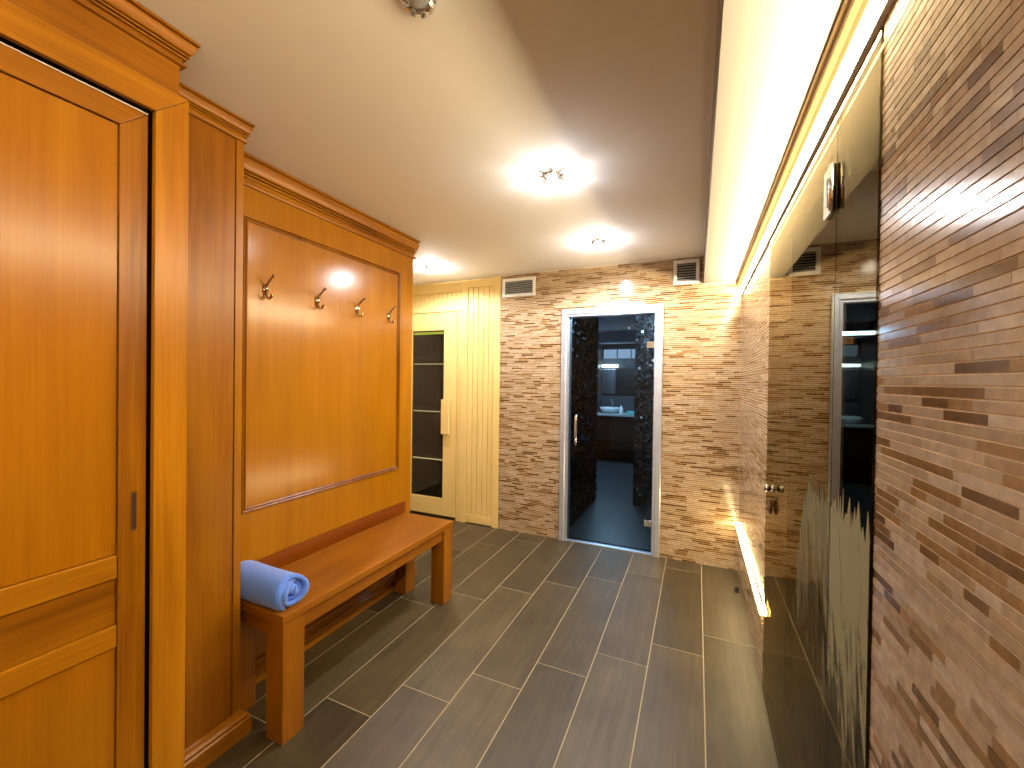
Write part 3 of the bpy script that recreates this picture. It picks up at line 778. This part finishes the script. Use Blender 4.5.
# etched reeds on the glass: jagged tops are real outlines, the patchiness is the film's own pattern
def reeds(y0, y1, ztop, zbot, seed, amp):
    rng = random.Random(seed); bm = BM()
    y = y0; zt0 = ztop; xa, xb = GXa-0.0012, GXa-0.0004
    top = [(y0, ztop-amp*0.5)]
    while y < y1-0.012:
        w = rng.uniform(0.010, 0.030); ztop = zt0 - 0.55*max(0.0, (y-1.42)/0.20)**2
        top.append((y+w*rng.uniform(0.35, 0.65), ztop + amp*rng.uniform(-0.1, 1.0))); top.append((min(y+w, y1), ztop - amp*rng.uniform(0.1, 0.8))); y += w
    top.append((y1, ztop-amp*0.4))
    for i in range(len(top)-1):
        (ya, za), (yb_, zb) = top[i], top[i+1]
        if yb_ - ya < 1e-5: continue
        vs = []
        for x in (xa, xb):
            vs.append([bm.verts.new(p) for p in ((x, ya, zbot), (x, yb_, zbot), (x, yb_, zb), (x, ya, za))])
        bm.faces.new(vs[0][::-1])
        bm.faces.new((vs[0][3], vs[0][2], vs[1][2], vs[1][3]))
        for v in vs[1]:
            pass
        bm.faces.new(vs[1]) if False else None
    return bm
obj('etched_reeds', reeds(GY0+0.004, SEAM-0.004, 1.165, 0.03, 5, 0.045), M['etch'], fx, label='frosted reed pattern')
obj('etched_reeds', reeds(SEAM+0.004, 1.62, 1.150, 0.03, 9, 0.050), M['etch_door'], door3, label='frosted reed pattern')

# ------------------------------------------------------------------ small door stop on the floor
ds = thing('door_stop', 'small black door stop on the floor by the low light strip', 'door stop', (0.272, 3.25, 0))
obj('base', lathe(BM(), [(0.016, 0.0005), (0.016, 0.006), (0.011, 0.009)], (0.272, 3.25, 0), 'Z', 18), M['rubber'], ds, True)
obj('buffer', lathe(BM(), [(0.010, 0.009), (0.012, 0.014), (0.012, 0.028), (0.008, 0.032)], (0.272, 3.25, 0), 'Z', 18), M['rubber'], ds, True)

# ------------------------------------------------------------------ bathroom behind the glass door
BYW = 8.0
b = BM(); box(b, -1.74, 0.4, YB+0.104, BYW+0.1, -0.06, 0.0)
tag(obj('floor_bathroom', b, M['bathfloor']), 'grey bathroom floor seen through the glass door', 'floor', kind='structure')
tag(obj('ceiling_bathroom', bx(-1.74, 0.4, YB+0.104, BYW+0.1, 2.36, 2.42), M['bathceil']), 'bluish bathroom ceiling seen through the glass door', 'ceiling', kind='structure')
def mosaic(place, u0, u1, z0, z1, seed, s=0.030):
    V, F = [], []; rng = random.Random(seed); z = z0
    while z < z1 - s*0.5:
        u = u0
        while u < u1 - s*0.5:
            tu, tz = rng.gauss(0, 0.15)*s, rng.gauss(0, 0.15)*s
            i = len(V); g = 0.0012
            ds = []
            for (a, c, sa, sc) in ((u+g, z+g, -1, -1), (u+s-g, z+g, 1, -1), (u+s-g, z+s-g, 1, 1), (u+g, z+s-g, -1, 1)):
                V.append(place(a, c, 0.004 + sa*tu + sc*tz))
            F.append((i, i+1, i+2, i+3)); u += s
        z += s
    return V, F
def mosaic_wall(name, mat, back, place, u0, u1, z0, z1, seed, label):
    V, F = mosaic(place, u0, u1, z0, z1, seed)
    me = bpy.data.meshes.new(name); me.from_pydata(V, [], F)
    bm = BM(); bm.from_mesh(me); n = len(bm.faces); box(bm, *back)
    bm.faces.ensure_lookup_table()
    for f in bm.faces[n:]: f.material_index = 1
    bm.to_mesh(me); bm.free()
    o = link(bpy.data.objects.new(name, me)); me.materials.append(M[mat]); me.materials.append(M['darkwall'])
    tag(o, label, 'wall', kind='structure')
mosaic_wall('wall_bathroom_left', 'sparkle_brown', (-1.24, -1.124, YB+0.105, 5.10, 0, 2.36), lambda u, z, d: (-1.124+d, u, z), YB+0.14, 5.10, 0, 2.36, 4, 'dark brown mosaic wall left inside the bathroom')
mosaic_wall('wall_bathroom_right', 'sparkle', (-0.665, 0.4, 5.006, 5.10, 0, 2.36), lambda u, z, d: (u, 5.006-d, z), -0.66, 0.3, 0, 2.36, 6, 'glittering blue-grey mosaic wall facing the glass door')
sd = BM(); box(sd, -1.74, -1.24, 5.02, 5.10, 0, 2.36); box(sd, -1.744, -1.68, 5.101, BYW, 0, 2.36); box(sd, -1.74, 0.4, BYW, BYW+0.1, 0, 2.36); box(sd, 0.32, 0.4, YB+0.105, 5.0, 0, 2.36); box(sd, -0.30, -0.2, 5.101, BYW, 0, 2.36)
tag(obj('wall_bathroom_far', sd, M['bathwall']), 'dim grey walls at the far end of the bathroom', 'wall', kind='structure')
w1 = thing('window_1', 'pale blue high window strip above the bathroom mirror', 'window', (-1.4, BYW, 2.0), kind='structure')
obj('window_frame', bx(-1.66, -0.85, BYW-0.016, BYW-0.001, 1.86, 2.08), M['bathwall'], w1, bevel=0.003)
for k in range(3): obj('pane', bx(-1.64+k*0.26, -1.40+k*0.26, BYW-0.020, BYW-0.0165, 1.885, 2.055), M['daylight'], w1)
tag(obj('trim_2', bx(-1.74, -0.30, BYW-0.35, BYW-0.001, 2.16, 2.355), M['bathceil']), 'boxed beam across the bathroom ceiling above the window', 'beam', kind='structure')
vt = thing('vanity', 'dark wall-hung vanity with a pale stone counter in the bathroom', 'vanity', (-1.4, 7.7, 0.4))
obj('cabinet', bx(-1.66, -0.62, 7.40, BYW-0.001, 0.40, 0.835), M['vanity'], vt, bevel=0.004)
obj('countertop', bx(-1.67, -0.60, 7.36, BYW-0.001, 0.836, 0.872), M['counter'], vt, bevel=0.003)
obj('wash_basin', lathe(BM(), [(0.12, 0.0005), (0.17, 0.05), (0.19, 0.10), (0.18, 0.10), (0.15, 0.04), (0.02, 0.02)], (-1.45, 7.68, 0.872), 'Z', 28), M['ceramic'], vt, True)
obj('tap', tube(BM(), [(-1.45, 7.93, 0.873), (-1.45, 7.93, 1.05), (-1.45, 7.90, 1.09), (-1.45, 7.80, 1.10), (-1.45, 7.78, 1.07)], 0.014, 12), M['chrome'], vt, True)
mr = thing('mirror_cabinet', 'mirror cabinet over the vanity with one mirrored and one dark door', 'mirror', (-1.4, BYW, 1.25))
obj('mirror_pane', bx(-1.66, -1.405, BYW-0.050, BYW-0.021, 1.22, 1.68), M['mirror'], mr, bevel=0.002)
obj('dark_door', bx(-1.40, -1.02, BYW-0.055, BYW-0.021, 1.22, 1.70), M['vanity'], mr, bevel=0.003)
lm = thing('mirror_lamp', 'glowing white-blue bar lamp above the bathroom mirror', 'lamp', (-1.55, BYW-0.08, 1.74))
obj('lamp_tube', bx(-1.66, -1.36, BYW-0.115, BYW-0.055, 1.715, 1.765), M['bathlamp'], lm, bevel=0.01)
obj('lamp_bracket', bx(-1.58, -1.42, BYW-0.0545, BYW-0.001, 1.725, 1.755), M['chrome'], lm)
def bottle(x, y, h, r, mat, label, cap):
    t = thing('toiletry_bottle', label, 'bottle', (x, y, 0.872), 'toiletries on the bathroom counter')
    obj('body', lathe(BM(), [(r*0.95, 0.0005), (r, 0.008), (r, h*0.7), (r*0.45, h*0.82), (r*0.45, h*0.86)], (x, y, 0.872), 'Z', 18), M[mat], t, True)
    obj('cap', lathe(BM(), [(r*0.5, h*0.861), (r*0.5, h)], (x, y, 0.872), 'Z', 14), M[cap], t, True)
bottle(-1.22, 7.50, 0.15, 0.035, 'ceramic', 'white bottle beside the wash basin on the bathroom counter', 'chrome')
tb = BM(); box(tb, -1.12, -0.98, 7.46, 7.56, 0.8725, 0.93)
tag(obj('tissue_box', tb, M['teal'], bevel=0.006), 'low teal box on the bathroom counter', 'box')

def area(name, loc, rot, sx, sy, e, col):
    ld = bpy.data.lights.new(name, 'AREA'); ld.shape = 'RECTANGLE'; ld.size = sx; ld.size_y = sy; ld.energy = e; ld.color = col
    o = link(bpy.data.objects.new(name, ld)); o.location = loc; o.rotation_euler = rot
    return o
area('bathroom_blue_fill', (-1.3, 6.8, 2.12), (0, 0, 0), 0.5, 0.5, 70, (0.38, 0.66, 1.0))  # added blue fill that brightens the bathroom, no fixture behind it
def point(name, loc, e, col, r=0.03):
    ld = bpy.data.lights.new(name, 'POINT'); ld.energy = e; ld.color = col; ld.shadow_soft_size = r
    o = link(bpy.data.objects.new(name, ld)); o.location = loc
point('bathroom_glint_fill', (-0.45, 4.40, 2.20), 55, (0.55, 0.78, 1.0), 0.05)  # added light without a fixture, makes the mosaic tiles glint

# world: a faint neutral ambience
wd = bpy.data.worlds.new('world'); scene.world = wd; wd.use_nodes = True
wd.node_tree.nodes['Background'].inputs[0].default_value = (0.5, 0.45, 0.4, 1)
wd.node_tree.nodes['Background'].inputs[1].default_value = 0.05

# ------------------------------------------------------------------ camera (from the photograph's vanishing points)
v1 = Vector((697-512, 383-384)); v2 = Vector((-416-512, 368-384))
f = math.sqrt(-(v1.dot(v2)))
Yc = Vector((v1.x, v1.y, f)).normalized()           # world Y in image coords (x right, y down, z forward)
Xc = -Vector((v2.x, v2.y, f)).normalized()
Zc = Xc.cross(Yc)
if Zc.y > 0: Zc = -Zc
def to_world(c): return Vector((Xc.dot(c), Yc.dot(c), Zc.dot(c)))
right, up, back = to_world(Vector((1,0,0))), to_world(Vector((0,-1,0))), to_world(Vector((0,0,-1)))
cam_d = bpy.data.cameras.new('camera'); cam = link(bpy.data.objects.new('camera', cam_d))
mw = Matrix((right, up, back)).transposed().to_4x4(); mw.translation = Vector((0, 0, 1.44))
cam.matrix_world = mw
cam_d.sensor_fit = 'HORIZONTAL'; cam_d.sensor_width = 36.0; cam_d.lens = f/1024*36.0
cam_d.clip_start = 0.02
scene.camera = cam

scene.view_settings.view_transform = 'Standard'
scene.view_settings.look = 'None'
scene.view_settings.gamma = 1.0
scene.view_settings.use_curve_mapping = False
scene.view_settings.exposure = 0.0
try:
    scene.cycles.max_bounces = 10; scene.cycles.diffuse_bounces = 5; scene.cycles.glossy_bounces = 6
    scene.cycles.transparent_max_bounces = 12; scene.cycles.use_denoising = True
    scene.cycles.sample_clamp_indirect = 6.0
except Exception: pass
